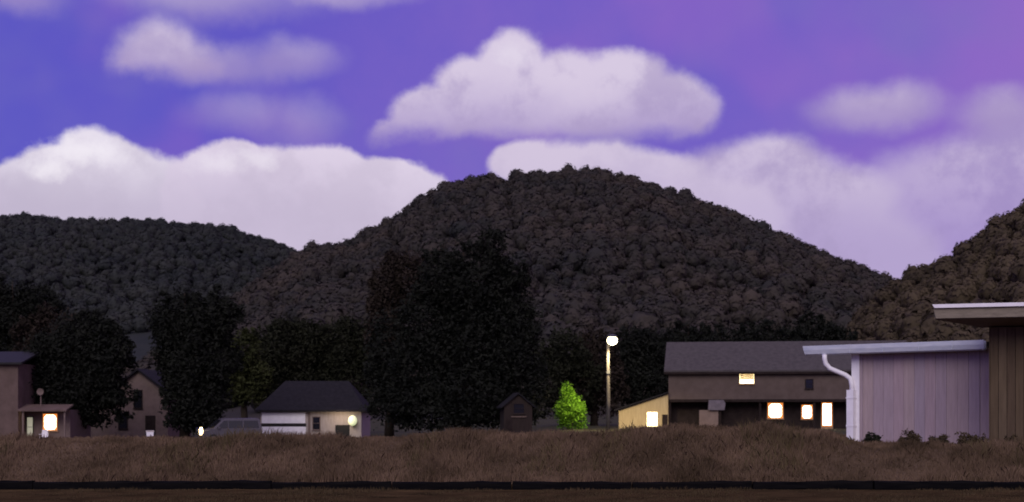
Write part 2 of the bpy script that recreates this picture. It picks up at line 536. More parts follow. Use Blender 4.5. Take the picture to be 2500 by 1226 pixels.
for (H, (p0, p1), spc, (r0, r1), key, label) in hills:
    m = mat('wood_' + key, *hill_cols[key], 0.016, 0.95, spec=0.02, detail=10)
    # the slope itself
    pxs = np.linspace(p0, p1, 150)
    yy = np.concatenate([np.linspace(H.yb, H.yr, 60), np.linspace(H.yr * 1.03, H.yr * 1.6, 12)])
    PX, YY = np.meshgrid(pxs, yy)
    XX = (PX - 1250) / FPX * YY
    v = np.stack([XX, YY, H.z(XX, YY)], -1).reshape(-1, 3)
    nx, ny = len(pxs), len(yy)
    i = np.arange((ny - 1) * (nx - 1))
    a = i // (nx - 1) * nx + i % (nx - 1)
    tag(mesh_np('hill', v, np.stack([a, a + 1, a + nx + 1, a + nx], -1), m, smooth=True), kind='structure')
    # its trees
    q0, q1 = max(p0, -420), min(p1, 2920)
    y = np.arange(H.yb + 15, H.yr * 1.04, spc)
    pts = []
    for yv in y:
        xx = np.arange((q0 - 1250) / FPX * yv, (q1 - 1250) / FPX * yv, spc)
        pts.append(np.stack([xx + RNG.uniform(-.5, .5, len(xx)) * spc, yv + RNG.uniform(-.5, .5, len(xx)) * spc], -1))
    pts = np.concatenate(pts)
    zz = H.z(pts[:, 0], pts[:, 1])
    keep = (zz > 0.5) & (RNG.uniform(0, 1, len(zz)) > 0.06)
    if key == 'far':
        keep &= (zz / pts[:, 1] > 0.055)
    pts, zz = pts[keep], zz[keep]
    n = len(pts)
    rr = RNG.uniform(r0, r1, n) * np.clip(RNG.lognormal(-0.06, 0.24, n), 0.55, 1.5)
    ang = RNG.uniform(0, 6.28, n)
    var = RNG.integers(0, len(CROWNS), n)
    CV = np.array(CROWNS)[var]
    c, s = np.cos(ang)[:, None], np.sin(ang)[:, None]
    V = np.stack([CV[..., 0] * c - CV[..., 1] * s, CV[..., 0] * s + CV[..., 1] * c, CV[..., 2]], -1) * rr[:, None, None]
    V += np.stack([pts[:, 0], pts[:, 1], zz + rr * 0.6], -1)[:, None, :]
    F = IF[None] + (np.arange(n) * len(IV))[:, None, None]
    tag(mesh_np('forest', V.reshape(-1, 3), F.reshape(-1, 3), m, smooth=False), label, 'forest', kind='stuff')
    print('forest', key, n)


# ================================================================== trees and shrubs
def leaf_cloud(lobes, n, size, flat=0.75, clump=0.16):
    """lobes: (centre xyz, radii xyz); leaf-sized faces gathered in clumps through each lobe's volume"""
    vol = np.array([l[1][0] * l[1][1] * l[1][2] for l in lobes]) ** 0.75
    cnt = np.maximum((n * vol / vol.sum()).astype(int), 30)
    P = []
    for (c, r), k in zip(lobes, cnt):
        c, r = np.array(c), np.array(r)
        nc = max(k // 26, 6)
        d = RNG.normal(0, 1, (nc, 3))
        d /= np.linalg.norm(d, axis=1)[:, None]
        rad = RNG.uniform(0.35, 1.02, nc) ** 0.6
        cc = d * rad[:, None]
        idx = RNG.integers(0, nc, k)
        P.append(c + (cc[idx] + RNG.normal(0, clump, (k, 3)) * np.minimum(1, 1.6 / r.mean() + 0.35)) * r)
    P = np.concatenate(P)
    n = len(P)
    a = RNG.normal(0, 1, (n, 3))
    a /= np.linalg.norm(a, axis=1)[:, None]
    b = np.cross(a, RNG.normal(0, 1, (n, 3)))
    b /= np.linalg.norm(b, axis=1)[:, None]
    s = size * RNG.uniform(0.55, 1.35, n)[:, None]
    v = np.stack([P - a * s, P - b * s * flat * 0.6, P + a * s, P + b * s * flat * 0.6], 1).reshape(-1, 3)
    return v, np.arange(n * 4).reshape(n, 4)


m_bark = mat('bark', (0.020, 0.015, 0.011), (0.040, 0.030, 0.022), 5, 0.95, 0.6, stretch=(1, 1, 0.25), spec=0.1)
m_leaf_dark = mat('leaf_dark', (0.0090, 0.0100, 0.0085), (0.020, 0.021, 0.0165), 0.55, 0.9, spec=0.03)
m_leaf_mid = mat('leaf_mid', (0.012, 0.013, 0.0085), (0.026, 0.027, 0.016), 0.55, 0.9, spec=0.05)
m_leaf_olive_lit = mat('leaf_olive_lit', (0.019, 0.022, 0.008), (0.042, 0.046, 0.017), 0.6, 0.85, spec=0.08)  # lighter than the other leaves: lamplight put into the colour
m_leaf_rust = mat('leaf_rust', (0.018, 0.014, 0.011), (0.036, 0.027, 0.021), 0.5, 0.9, spec=0.05)
m_leaf_lime = mat('leaf_lime', (0.085, 0.22, 0.010), (0.15, 0.32, 0.020), 2.5, 0.7, spec=0.15)
m_leaf_shrub = mat('leaf_shrub', (0.040, 0.031, 0.018), (0.085, 0.062, 0.038), 1.5, 0.9, spec=0.06)


def tree(name, label, cat, Y, px, lobes_px, n, size, m, group=None, depth=0.85, trunk_r=0.35, rough=True):
    s = FPX / Y
    x0 = (px - 1250) / s
    z0 = g1(x0, Y)
    root = thing(name, label, cat, (x0, Y, z0), 0, group)
    L = []
    for (lx, ly, rx, rz) in lobes_px:
        p = at(lx, ly, Y)
        L.append(((p.x - x0, random.uniform(-.25, .25) * rx / s, p.z - z0), (rx / s, depth * (rx + rz) / 2 / s, rz / s)))
    if rough:
        for (c, r) in list(L):
            for q in range(5):
                a, k = random.uniform(-.5, 3.64), random.uniform(.75, 1.12)
                f = random.uniform(.22, .42)
                L.append(((c[0] + r[0] * k * math.cos(a), c[1] + random.uniform(-.6, .3) * r[1], c[2] + r[2] * k * math.sin(a)), (r[0] * f, r[1] * f, r[2] * f)))
    top = max(l[0][2] + l[1][2] * 0.4 for l in L)
    b = MB()
    b.tube([(0, 0, -0.3), (0.05, 0, top * .18), (-.1, .1, top * .45), (.08, .05, top * .75), (.02, 0, top)], [trunk_r * 1.35, trunk_r, trunk_r * .75, trunk_r * .42, trunk_r * .12], 9)
    t = b.build('trunk', m_bark, root, True)
    for (c, r) in L[:7]:
        zs = min(max(c[2] * .45, top * .2), top * .8)
        lb = MB()
        lb.tube([(0, .03, zs), (c[0] * .45, c[1] * .4, zs + (c[2] - zs) * .6), (c[0], c[1], c[2] + r[2] * .4)], [trunk_r * .4, trunk_r * .25, trunk_r * .07], 6)
        lb.build('limb', m_bark, t, True)
    v, f = leaf_cloud(L, n, size)
    v[:, 2] = np.maximum(v[:, 2], 0.02)
    mesh_np('crown', v, f, m, root)
    return root


tree('broadleaf_tree', 'tall black-green tree rising behind the roof of the pinkish house', 'tree', 150, 30,
     [(40, 770, 90, 75), (90, 740, 55, 45), (10, 850, 80, 100), (-60, 800, 90, 100)], 20000, 0.22, m_leaf_dark)
tree('broadleaf_tree', 'rust-brown tree showing behind the dome-shaped dark tree', 'tree', 142, 110,
     [(115, 815, 55, 55), (90, 860, 50, 60), (160, 850, 60, 70)], 11000, 0.21, m_leaf_rust)
tree('broadleaf_tree', 'dome-shaped black-green tree between the pinkish house and the gabled house', 'tree', 113, 175,
     [(190, 860, 95, 92), (115, 900, 62, 75), (250, 900, 58, 95), (180, 955, 110, 62), (225, 820, 55, 52), (235, 1000, 60, 42), (150, 1010, 70, 36)], 36000, 0.185, m_leaf_dark)
tree('broadleaf_tree', 'upright black-green tree overhanging the grey van', 'tree', 115, 450,
     [(440, 790, 70, 68), (525, 790, 58, 62), (425, 850, 46, 85), (485, 880, 80, 85), (500, 970, 48, 75), (452, 965, 55, 78), (470, 1020, 62, 35)], 36000, 0.185, m_leaf_dark)
tree('broadleaf_tree', 'olive tree coloured as if lamplit next to the upright black-green tree', 'tree', 138, 595,
     [(590, 860, 42, 46), (575, 920, 36, 60), (615, 930, 40, 60)], 11000, 0.19, m_leaf_olive_lit)
tree('broadleaf_tree', 'wide dark tree over the hip roof, nearer to the olive tree', 'tree', 146, 690,
     [(690, 860, 80, 68), (650, 900, 50, 60), (740, 845, 62, 58), (700, 930, 95, 55)], 19000, 0.21, m_leaf_mid)
tree('broadleaf_tree', 'wide dark tree over the hip roof, nearer to the giant tree', 'tree', 147, 840,
     [(835, 855, 75, 66), (890, 850, 52, 60), (800, 880, 60, 60), (850, 930, 90, 55)], 19000, 0.21, m_leaf_mid)
tree('giant_tree', 'giant black-green tree towering above all the others before the hill', 'tree', 115, 1130,
     [(1080, 690, 66, 84), (1170, 700, 92, 92), (1235, 735, 58, 90), (1060, 800, 95, 90), (1160, 830, 120, 120), (1245, 850, 66, 110), (955, 860, 52, 95),
      (1010, 920, 95, 95), (1140, 960, 120, 80), (1265, 950, 62, 95), (970, 985, 72, 60), (1080, 1010, 130, 42), (1225, 1010, 95, 42)], 76000, 0.19, m_leaf_dark, trunk_r=0.55)
tree('broadleaf_tree', 'rust-brown tree growing into the side of the giant tree', 'tree', 124, 950,
     [(945, 720, 42, 72), (985, 690, 45, 76), (935, 800, 40, 80)], 12000, 0.19, m_leaf_rust)
tree('broadleaf_tree', 'dim brown tree behind the lime-green bush', 'tree', 150, 1375,
     [(1375, 870, 55, 70), (1345, 930, 55, 70), (1410, 940, 45, 70)], 13000, 0.21, m_leaf_mid)
tree('broadleaf_tree', 'dim brown tree behind the street lamp pole', 'tree', 152, 1450,
     [(1450, 885, 48, 70), (1420, 950, 45, 60), (1480, 950, 45, 70)], 13000, 0.21, m_leaf_rust)
for k, (px, top, w, lab) in enumerate([(1565, 800, 62, 'black tree above the lamplit lean-to'), (1680, 790, 72, 'black tree behind the house roof, nearest the lean-to'),
                                       (1795, 793, 70, 'black tree behind the house roof, above the upper lit window'), (1905, 796, 70, 'black tree behind the house roof, above the lower lit windows'),
                                       (2005, 775, 66, 'black tree behind the house roof, nearest the gutter end of the shed')]):
    tree('dark_tree', lab, 'tree', 156 + 3 * (k % 2), px, [(px - 12, top + 55, w * .8, 52), (px + 25, top + 75, w * .7, 60), (px - 30, top + 110, w * .8, 65), (px, top + 150, w, 60)],
         15000, 0.22, m_leaf_dark, group='dark trees behind the house with lit windows')

tree('lime_bush', 'bright lime-green bush lit by the street lamp beside it', 'bush', 122.5, 1395,
     [(1384, 968, 18, 32), (1392, 1000, 33, 36), (1411, 1010, 21, 34), (1374, 1005, 18, 32), (1396, 1030, 34, 20), (1386, 948, 10, 14)], 7000, 0.10, m_leaf_lime, trunk_r=0.09, rough=False)
for k, (px, top, w, hh, lab) in enumerate([(2130, 1058, 22, 20, 'small dark shrub at the foot of the white downspout'), (2222, 1052, 26, 22, 'squat brown shrub before the middle of the boarded shed wall'),
                                           (2292, 1060, 22, 20, 'small brown shrub beside the wide one at the shed wall'), (2365, 1056, 42, 26, 'wide brown shrub at the inner corner of the shed wall'),
                                           (2462, 1066, 34, 24, 'low brown shrub below the dark door')]):
    tree('shrub', lab, 'bush', 46.8 if px > 2420 else 48.2, px, [(px, top + hh, w, hh), (px - w * .4, top + hh * 1.4, w * .6, hh), (px + w * .4, top + hh * 1.5, w * .6, hh), (px, top + hh * 2, w * 1.05, hh)],
         2600, 0.055, m_leaf_shrub if k else m_leaf_mid, rough=False, group='shrubs at the foot of the shed wall', trunk_r=0.03)

# ================================================================== building parts
m_white = mat('white_paint', (0.74, 0.70, 0.74), (0.86, 0.82, 0.86), 3, 0.6, 0.1)
m_trim = mat('old_white_trim', (0.36, 0.31, 0.27), (0.50, 0.43, 0.37), 4, 0.7, 0.2)
m_fascia = mat('weathered_fascia', (0.15, 0.125, 0.095), (0.24, 0.20, 0.155), 3, 0.85, 0.3, stretch=(1, 1, 4))
m_tin = mat('gutter_tin', (0.44, 0.47, 0.56), (0.60, 0.61, 0.66), 2.2, 0.5, 0.1, stretch=(0.6, 1, 4), spec=0.4)
m_shed = [mat('shed_board_%d' % k, tuple(c * .80 for c in b), b, 3.0, 0.85, 0.35, stretch=(4, 4, 0.35), spec=0.15) for k, b in
          enumerate([(0.38, 0.295, 0.325), (0.405, 0.31, 0.315), (0.365, 0.29, 0.33), (0.40, 0.30, 0.325)])]
m_brownboard = [mat('brown_board_%d' % k, tuple(c * .75 for c in b), b, 3.0, 0.9, 0.35, stretch=(4, 4, 0.3), spec=0.1) for k, b in
                enumerate([(0.105, 0.074, 0.048), (0.125, 0.09, 0.06), (0.095, 0.066, 0.045)])]
m_soffit = mat('soffit_brown', (0.10, 0.072, 0.055), (0.14, 0.10, 0.078), 3, 0.9, 0.2)
m_roof = mat('roof_shingle', (0.055, 0.048, 0.048), (0.085, 0.074, 0.072), 3, 0.95, 0.5, spec=0.1)
m_roof_dark = mat('roof_dark', (0.013, 0.012, 0.014), (0.022, 0.020, 0.023), 3, 0.95, 0.5, spec=0.1)
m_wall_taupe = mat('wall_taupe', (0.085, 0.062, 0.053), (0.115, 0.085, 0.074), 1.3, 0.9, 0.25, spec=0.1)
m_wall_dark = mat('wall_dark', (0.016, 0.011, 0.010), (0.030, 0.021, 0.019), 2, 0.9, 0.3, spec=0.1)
m_wall_cream = mat('wall_cream', (0.34, 0.26, 0.135), (0.46, 0.36, 0.20), 2.5, 0.9, 0.3, stretch=(6, 6, .4), spec=0.1)
m_wall_pink = mat('wall_pink', (0.095, 0.066, 0.056), (0.145, 0.10, 0.087), 1.0, 0.9, 0.25, spec=0.1)
m_wall_gable = mat('wall_gable', (0.135, 0.098, 0.086), (0.185, 0.135, 0.120), 1.6, 0.9, 0.25, spec=0.1)
m_wall_tan = mat('wall_tan', (0.30, 0.25, 0.225), (0.42, 0.355, 0.32), 2, 0.9, 0.2, stretch=(3, 3, .5), spec=0.1)
m_black = mat('dark_void', (0.008, 0.007, 0.007), (0.014, 0.012, 0.012), 3, 0.7)
m_glass = mat('dark_glass', (0.012, 0.012, 0.016), rough=0.12, spec=0.5)
m_frame = mat('window_frame', (0.30, 0.17, 0.09), (0.38, 0.22, 0.12), 6, 0.7)
m_pane = mat('lit_pane', (0.8, 0.7, 0.5), emit=(1.0, 0.80, 0.52, 7.0))
m_bloom_rim = mat('orange_bloom', (0.5, 0.2, 0.06), emit=(1.0, 0.30, 0.06, 0.9))  # lens bloom round the lit panes, put in as glowing orange strips
m_pane_soft = mat('blind_lit', (0.6, 0.5, 0.3), emit=(1.0, 0.66, 0.32, 0.30))
m_pane_yel = mat('lit_pane_yellow', (0.8, 0.7, 0.4), emit=(1.0, 0.86, 0.45, 4.5))
m_pole = mat('pole_wood', (0.055, 0.050, 0.048), (0.095, 0.082, 0.078), 4, 0.85, 0.4, stretch=(3, 3, .3))
m_grey = mat('grey_metal', (0.05, 0.05, 0.055), (0.08, 0.08, 0.085), 5, 0.5, spec=0.4)


def window(parent, x0, x1, z0, z1, y, pane, fr=m_frame, bars=(1, 0), bw=0.07, bloom_rim=False):
    """frame standing 6 cm proud of the wall plane y (towards -y), glass and glazing bars inside"""
    f = MB()
    f.box(x0 - bw, x1 + bw, y - .06, y + .03, z1, z1 + bw).box(x0 - bw, x1 + bw, y - .06, y + .03, z0 - bw, z0)
    f.box(x0 - bw, x0, y - .06, y + .03, z0, z1).box(x1, x1 + bw, y - .06, y + .03, z0, z1)
    w = f.build('window', fr, parent)
    MB().box(x0, x1, y - .012, y + .02, z0, z1).build('pane', pane, w)
    if bloom_rim:  # glowing strips and corner pieces imitate bloom along the pane edges
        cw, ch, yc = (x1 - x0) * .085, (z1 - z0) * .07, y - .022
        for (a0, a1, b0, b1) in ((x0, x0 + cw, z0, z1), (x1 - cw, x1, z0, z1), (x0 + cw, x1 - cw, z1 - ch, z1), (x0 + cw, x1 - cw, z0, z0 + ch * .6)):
            MB().box(a0, a1, yc - .006, yc + .006, b0, b1).build('bloom_rim', m_bloom_rim, w)
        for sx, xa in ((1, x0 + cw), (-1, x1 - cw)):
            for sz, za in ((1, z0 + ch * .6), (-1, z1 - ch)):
                MB().prism([(xa, za), (xa + sx * cw * 1.7, za), (xa, za + sz * ch * 2.2)], yc - .005, yc + .005).build('bloom_rim', m_bloom_rim, w)
    for k in range(bars[0]):
        zc = z0 + (z1 - z0) * (k + 1) / (bars[0] + 1)
        MB().box(x0, x1, y - .035, y - .014, zc - .016, zc + .016).build('glazing_bar', fr, w)
    for k in range(bars[1]):
        xc = x0 + (x1 - x0) * (k + 1) / (bars[1] + 1)
        MB().box(xc - .016, xc + .016, y - .040, y - .016, z0, z1).build('glazing_bar', fr, w)
    MB().box(x0 - bw * 1.6, x1 + bw * 1.6, y - .12, y + .02, z0 - bw - .05, z0 - bw).build('sill', fr, w)
    return w


def gable_roof(parent, x0, x1, y0, y1, ze, zr, m, th=0.16, ov=0.4):
    """ridge along x"""
    ym = (y0 + y1) / 2
    k = (zr - ze) / (ym - y0)
    a, b = y0 - ov, y1 + ov
    za = ze - ov * k
    poly = [(a, za), (ym, zr), (b, za), (b, za + th), (ym, zr + th * 1.1), (a, za + th)]
    return MB().prism(poly, x0 - ov, x1 + ov, axis='x').build('roof', m, parent)


# ---------------------------------------------------------------- boarded shed with the white gutter
A, B = at(2083, 1000, 54.0), at(2421, 1000, 50.25)
ang = math.atan2(B.y - A.y, B.x - A.x)
L = math.hypot(B.x - A.x, B.y - A.y)
sh = thing('boarded_shed', 'lilac-grey boarded shed with white gutter and downspout behind brown shrubs', 'shed', (A.x, A.y, 0.10), ang)
zt = 3.67
nb = 13
bw = L / nb
for i in range(nb):
    jz = random.uniform(-.02, .02)
    MB().box(i * bw + .006, (i + 1) * bw - .006, -.028 + random.uniform(-.012, .012), .05, 0.05 + jz, zt).build('board', m_shed[i % 4 if random.random() < .6 else random.randrange(4)], sh)
MB().box(0.02, L - 0.02, .055, .20, -.3, zt).build('wall', m_wall_dark, sh)
MB().box(.0, .2, .21, 6.0, -.3, zt).build('side_wall', m_shed[0], sh)
MB().box(-.03, .30, -.075, -.045, -.1, zt).build('corner_trim', m_white, sh)
# roof with its overhang past the corner, gutter on the eave
ox = -1.72
MB().prism([(-.42, zt + .06), (6.4, zt + .42), (6.4, zt + .56), (-.42, zt + .24)], ox, L + .0, axis='x').build('roof', m_roof, sh)
MB().box(ox, L, -.40, .03, zt + .012, zt + .055).build('soffit', m_soffit, sh)
MB().box(ox + .02, L, -.455, -.425, zt - .04, zt + .24).build('fascia', m_white, sh)
b = MB()
pro = [(-.46, zt + .27), (-.46, zt - .05), (-.52, zt - .07), (-.59, zt - .02), (-.63, zt + .14), (-.63, zt + .30), (-.60, zt + .30), (-.60, zt + .13), (-.55, zt + .02), (-.49, zt + .02), (-.49, zt + .27)]
n = len(pro)
x0g, x1g = ox - .12, L
b.v += [(x0g + (0.22 * (zt + .30 - p[1])), p[0], p[1]) for p in pro] + [(x1g, p[0], p[1]) for p in pro]
b.f += [(i, i + n, (i + 1) % n + n, (i + 1) % n) for i in range(n)] + [tuple(range(n)), tuple(range(2 * n - 1, n - 1, -1))]
gut = b.build('gutter', m_tin, sh)
for xg in (0.2, 1.55, 3.0, 4.3):
    MB().box(xg, xg + .03, -.645, -.632, zt - .02, zt + .31).build('gutter_bracket', m_tin, gut)
# downspout: outlet, swept elbow back to the corner, pipe down the corner
pth = [(-.92, -.54, zt - .04), (-.93, -.53, zt - .22), (-.90, -.50, zt - .40), (-.76, -.44, zt - .58), (-.48, -.32, zt - .72), (-.22, -.22, zt - .84), (-.03, -.17, zt - .98), (.03, -.16, zt - 1.2), (.05, -.16, zt - 1.5)]
ds = MB().tube(pth, .095, 10).build('downspout', m_white, sh, True)
MB().box(-.12, .17, -.30, -.085, 0.05, zt - 1.42).build('pipe', m_white, ds)
for zc in (zt - 1.75, 0.85):
    MB().box(-.14, .19, -.315, -.08, zc, zc + .05).build('pipe_strap', m_white, ds)

# ---------------------------------------------------------------- taller brown building on the right
cx, cy = at(2417, 1000, 47.6).x, 47.6
mb = thing('brown_building', 'taller brown boarded building with a wide overhanging eave and a dark door', 'building', (cx, cy, 0.05), R(-19))
zt2 = 4.33
MB().box(0.0, 9, .06, 8, -.3, zt2).build('wall', m_wall_dark, mb)
for i in range(4):
    MB().box(i * .27 + .008, (i + 1) * .27 - .008, -.03 + random.uniform(-.01, .01), .055, -.1, zt2).build('board', m_brownboard[i % 3], mb)
MB().box(-.03, -.003, -.03, 8, -.2, zt2).build('side_board', m_brownboard[0], mb)
dr = MB().box(1.10, 2.1, -.01, .05, 0.02, 4.2).build('door', m_black, mb)
MB().tube([(1.22, -.06, 1.05), (1.22, -.06, 1.2)], .018, 6).build('handle', m_grey, dr)
for i in range(8, 33):
    MB().box(i * .27 + .008, (i + 1) * .27 - .008, -.03, .055, -.1, zt2).build('board', m_brownboard[i % 3], mb)
ex, ey, z4 = -1.75, -1.6, zt2 + .22


def hip(z_front, z_back, th, name, m):
    """slab from the eave back to the wall, its left end running back to the wall corner"""
    b = MB()
    q = [(ex, ey, z_front), (9.3, ey, z_front), (9.3, .3, z_back), (-.25, .3, z_back)]
    b.add(q + [(x, y, z + th) for (x, y, z) in q], [(3, 2, 1, 0), (4, 5, 6, 7), (0, 1, 5, 4), (1, 2, 6, 5), (2, 3, 7, 6), (3, 0, 4, 7)])
    return b.build(name, m, mb)


hip(z4, zt2 + .01, .05, 'soffit', m_soffit)
b = MB()
q = [(ex, ey, z4 + .07), (9.3, ey, z4 + .07), (9.3, 4, z4 + .10), (1.6, 4, z4 + .10)]
t = [(ex, ey, z4 + .40), (9.3, ey, z4 + .40), (9.3, 4, z4 + .75), (1.6, 4, z4 + .75)]
b.add(q + t, [(3, 2, 1, 0), (4, 5, 6, 7), (0, 1, 5, 4), (1, 2, 6, 5), (2, 3, 7, 6), (3, 0, 4, 7)])
b.build('roof', m_roof, mb)
MB().prism([(ex + .06, z4 + .02), (9.3, z4 + .02), (9.3, z4 + .37), (ex - .02, z4 + .37)], ey - .04, ey - .003).build('fascia', m_fascia, mb)
MB().prism([(ex + .02, z4 + .36), (9.3, z4 + .36), (9.3, z4 + .48), (ex - .06, z4 + .48)], ey - .13, ey - .045).build('gutter', m_white, mb)

# ---------------------------------------------------------------- two-storey house with lit windows
hx, hy = at(1632, 1000, 127).x, 127.0
ho = thing('two_storey_house', 'two-storey taupe house with an overhanging upper floor and brightly lit lower windows', 'house', (hx, hy, -0.20), R(-9))
W2, D2 = 21.0, 9.0
zl, ze = 2.62, 5.35
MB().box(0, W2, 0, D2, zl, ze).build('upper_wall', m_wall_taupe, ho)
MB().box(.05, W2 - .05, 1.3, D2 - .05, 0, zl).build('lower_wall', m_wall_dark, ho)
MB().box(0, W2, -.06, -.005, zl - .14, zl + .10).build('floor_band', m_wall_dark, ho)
gable_roof(ho, 0, W2, 0, D2, ze, ze + 2.55, m_roof, 0.18, .38)
MB().box(-.38, W2 + .38, -.42, -.39, ze - .38, ze - .18).build('fascia', m_wall_dark, ho)
for xp in (0.12, 4.6, 8.15, 12.9, 16.2, 20.8):
    MB().box(xp - .09, xp + .09, .08, .26, -.1, zl - .002).build('porch_post', m_wall_dark, ho)
MB().box(-.1, W2 + .1, .0, 1.35, -.3, .05).build('porch_floor', m_wall_taupe, ho)
yw = 1.3
window(ho, 8.85, 10.20, 1.02, 2.40, yw, m_pane, bars=(0, 0), bloom_rim=True)
window(ho, 11.85, 12.80, 0.98, 2.22, yw, m_pane, bars=(0, 0), bloom_rim=True)
# glazed door
d = MB().box(13.55, 13.63, yw - .06, yw + .03, .06, 2.5).box(14.52, 14.60, yw - .06, yw + .03, .06, 2.5).box(13.63, 14.52, yw - .06, yw + .03, 2.42, 2.5).box(13.63, 14.52, yw - .06, yw + .03, .06, .3).build('door', m_frame, ho)
MB().box(13.63, 14.52, yw - .015, yw + .02, .3, 2.42).build('pane', m_pane, d)
for (a0, a1, b0, b1) in ((13.63, 13.71, .3, 2.42), (14.44, 14.52, .3, 2.42), (13.71, 14.44, 2.32, 2.42), (13.71, 14.44, .3, .4)):  # same painted bloom round the glazed door, as glowing strips
    MB().box(a0, a1, yw - .028, yw - .016, b0, b1).build('bloom_rim', m_bloom_rim, d)
MB().tube([(13.70, yw - .09, 1.1), (13.70, yw - .09, 1.26)], .02, 6).build('handle', m_grey, d)
# upper window with its blind half drawn
w = window(ho, 6.35, 7.60, 4.14, 5.02, 0, m_pane_yel, bars=(0, 0))
for k in range(7):
    zc = 4.47 + k * .078
    MB().add([(6.37, -.022, zc), (7.58, -.022, zc), (7.58, -.034, zc + .074), (6.37, -.034, zc + .074)], [(0, 1, 2, 3)]).build('blind_slat', m_pane_soft, w)
window(ho, 12.15, 12.75, 3.70, 4.45, 0, m_glass, fr=m_wall_dark)
window(ho, 16.2, 17.2, 3.65, 4.6, 0, m_glass, fr=m_wall_taupe)
MB().box(.8, 2.7, yw - .03, yw - .004, .5, 2.1).build('shutter', m_wall_dark, ho)
m_panel = mat('grey_panel', (0.10, 0.085, 0.10), (0.15, 0.125, 0.15), 2, 0.8)
MB().box(2.75, 4.45, .10, .16, .06, 1.75).build('lattice_screen', m_wall_gable, ho)
MB().prism([(3.55, 1.75), (5.0, 1.75), (5.1, 2.35), (4.9, 2.66), (3.6, 2.66)], -.16, -.10).build('awning_panel', m_panel, ho)
# lean-to against the gable end, lit by the street lamp
lt = MB().prism([(-4.45, -.3), (-.02, -.3), (-.02, 3.18), (-4.45, 1.72)], -.35, 3.6).build('lean_to', m_wall_cream, ho)
MB().prism([(-4.85, 1.66), (.0, 3.26), (.0, 3.40), (-4.85, 1.80)], -.62, 3.9).build('lean_to_roof', m_roof_dark, lt)
lw = MB().box(-1.96, -1.90, -.41, -.33, .22, 1.62).box(-.98, -.92, -.41, -.33, .22, 1.62).box(-1.9, -.98, -.41, -.33, 1.56, 1.62).box(-1.9, -.98, -.41, -.33, .22, .28).build('window', m_frame, ho)
MB().box(-1.9, -.98, -.375, -.355, .28, 1.56).build('pane', m_pane_yel, lw)
MB().box(-4.45, -4.32, -.385, -.352, -.2, 1.72).build('corner_board', m_wall_cream, lt)
MB().box(-.55, -.06, -.385, -.352, -.2, 1.35).build('dark_door', m_wall_dark, lt)

# ---------------------------------------------------------------- street lamp
m_bulb = mat('lamp_glow', (1, .9, .7), emit=(1.0, 0.84, 0.50, 11))
lp = at(1485, 1000, 119.5)
lg = g1(lp.x, lp.y)
sl = thing('street_lamp', 'lit street lamp on a pale wooden pole between the lime bush and the lean-to', 'street lamp', (lp.x, lp.y, lg))
zt = 1.6 + (1000 - 828) / FPX * 119.5 - lg
MB().tube([(0, 0, -.3), (.02, 0, 2.5), (-.03, 0, zt - 2.2), (-.02, 0, zt + .25)], [.17, .155, .135, .115], 10).build('pole', m_pole, sl, True)
arm = MB().tube([(-.02, -.03, zt - .25), (.02, -.35, zt + .16), (.10, -.62, zt + .22)], .035, 8).build('arm', m_grey, sl, True)
hood = MB().tube([(.30, -.62, zt + .36), (.30, -.62, zt + .30), (.30, -.62, zt + .12)], [.10, .34, .46], 14).build('lamp_hood', m_grey, sl, True)
b = MB()
ns, nr = 14, 7
for i in range(nr + 1):
    a = math.pi * i / nr
    b.v += [(.30 + .44 * math.sin(a) * math.cos(2 * math.pi * k / ns), -.62 + .44 * math.sin(a) * math.sin(2 * math.pi * k / ns), zt - .14 + .40 * math.cos(a)) for k in range(ns)]
b.f += [(i * ns + k, i * ns + (k + 1) % ns, (i + 1) * ns + (k + 1) % ns, (i + 1) * ns + k) for i in range(nr) for k in range(ns)]
b.build('globe', m_bulb, sl, True)
sp_ = bpy.data.objects.new('lamp_light', bpy.data.lights.new('lamp_light', 'SPOT'))
COL.objects.link(sp_)
sp_.parent = sl
sp_.location = (.45, -1.15, zt - .62)
sp_.data.energy = 5500
sp_.data.color = (1.0, 0.80, 0.42)
sp_.data.spot_size = R(150)
sp_.data.spot_blend = 0.6
sp_.data.shadow_soft_size = 0.3
MB().box(-.14, .14, -.20, -.13, zt * .62, zt * .62 + .3).build('meter_box', m_grey, sl)


# ---------------------------------------------------------------- low house with garage (left of the giant tree)
Y = 127.0
lx = at(636, 1000, Y).x
zb = g1(lx + 4, Y)
lh = thing('low_house', 'low pale house with a white garage door under a dark hip roof', 'house', (lx, Y, zb))
Wd, Dp, zt = 9.1, 8.0, 2.35
MB().box(0, Wd, 0, Dp, -.3, zt).build('wall', m_wall_tan, lh)
b = MB()
o_ = .45
b.add([(-o_, -o_, zt - .02), (Wd + o_, -o_, zt - .02), (Wd + o_, Dp + o_, zt - .02), (-o_, Dp + o_, zt - .02),
       (-o_, -o_, zt + .16), (Wd + o_, -o_, zt + .16), (Wd + o_, Dp + o_, zt + .16), (-o_, Dp + o_, zt + .16), (1.6, Dp / 2, zt + 2.85), (Wd - 1.6, Dp / 2, zt + 2.85)],
      [(3, 2, 1, 0), (0, 1, 5, 4), (1, 2, 6, 5), (2, 3, 7, 6), (3, 0, 4, 7), (4, 5, 9, 8), (6, 7, 8, 9), (5, 6, 9), (7, 4, 8)])
rf = b.build('roof', m_roof_dark, lh)
MB().box(.12, 4.05, -.10, -.004, 1.30, zt - .08).build('garage_header', m_white, lh)
gd = MB().box(.10, 4.1, -.07, -.004, -.1, .99).build('garage_door', m_white, lh)
for k in range(2):
    for j in range(4):
        MB().box(.24 + j * .96, 1.08 + j * .96, -.095, -.072, .0 + k * .48, .42 + k * .48).build('panel', m_white, gd)
MB().box(.06, 4.12, -.055, -.004, 1.0, 1.29).build('garage_window_strip', m_black, lh)
MB().box(4.3, 4.5, -.09, -.004, -.2, zt - .05).build('downpipe', m_wall_gable, lh)
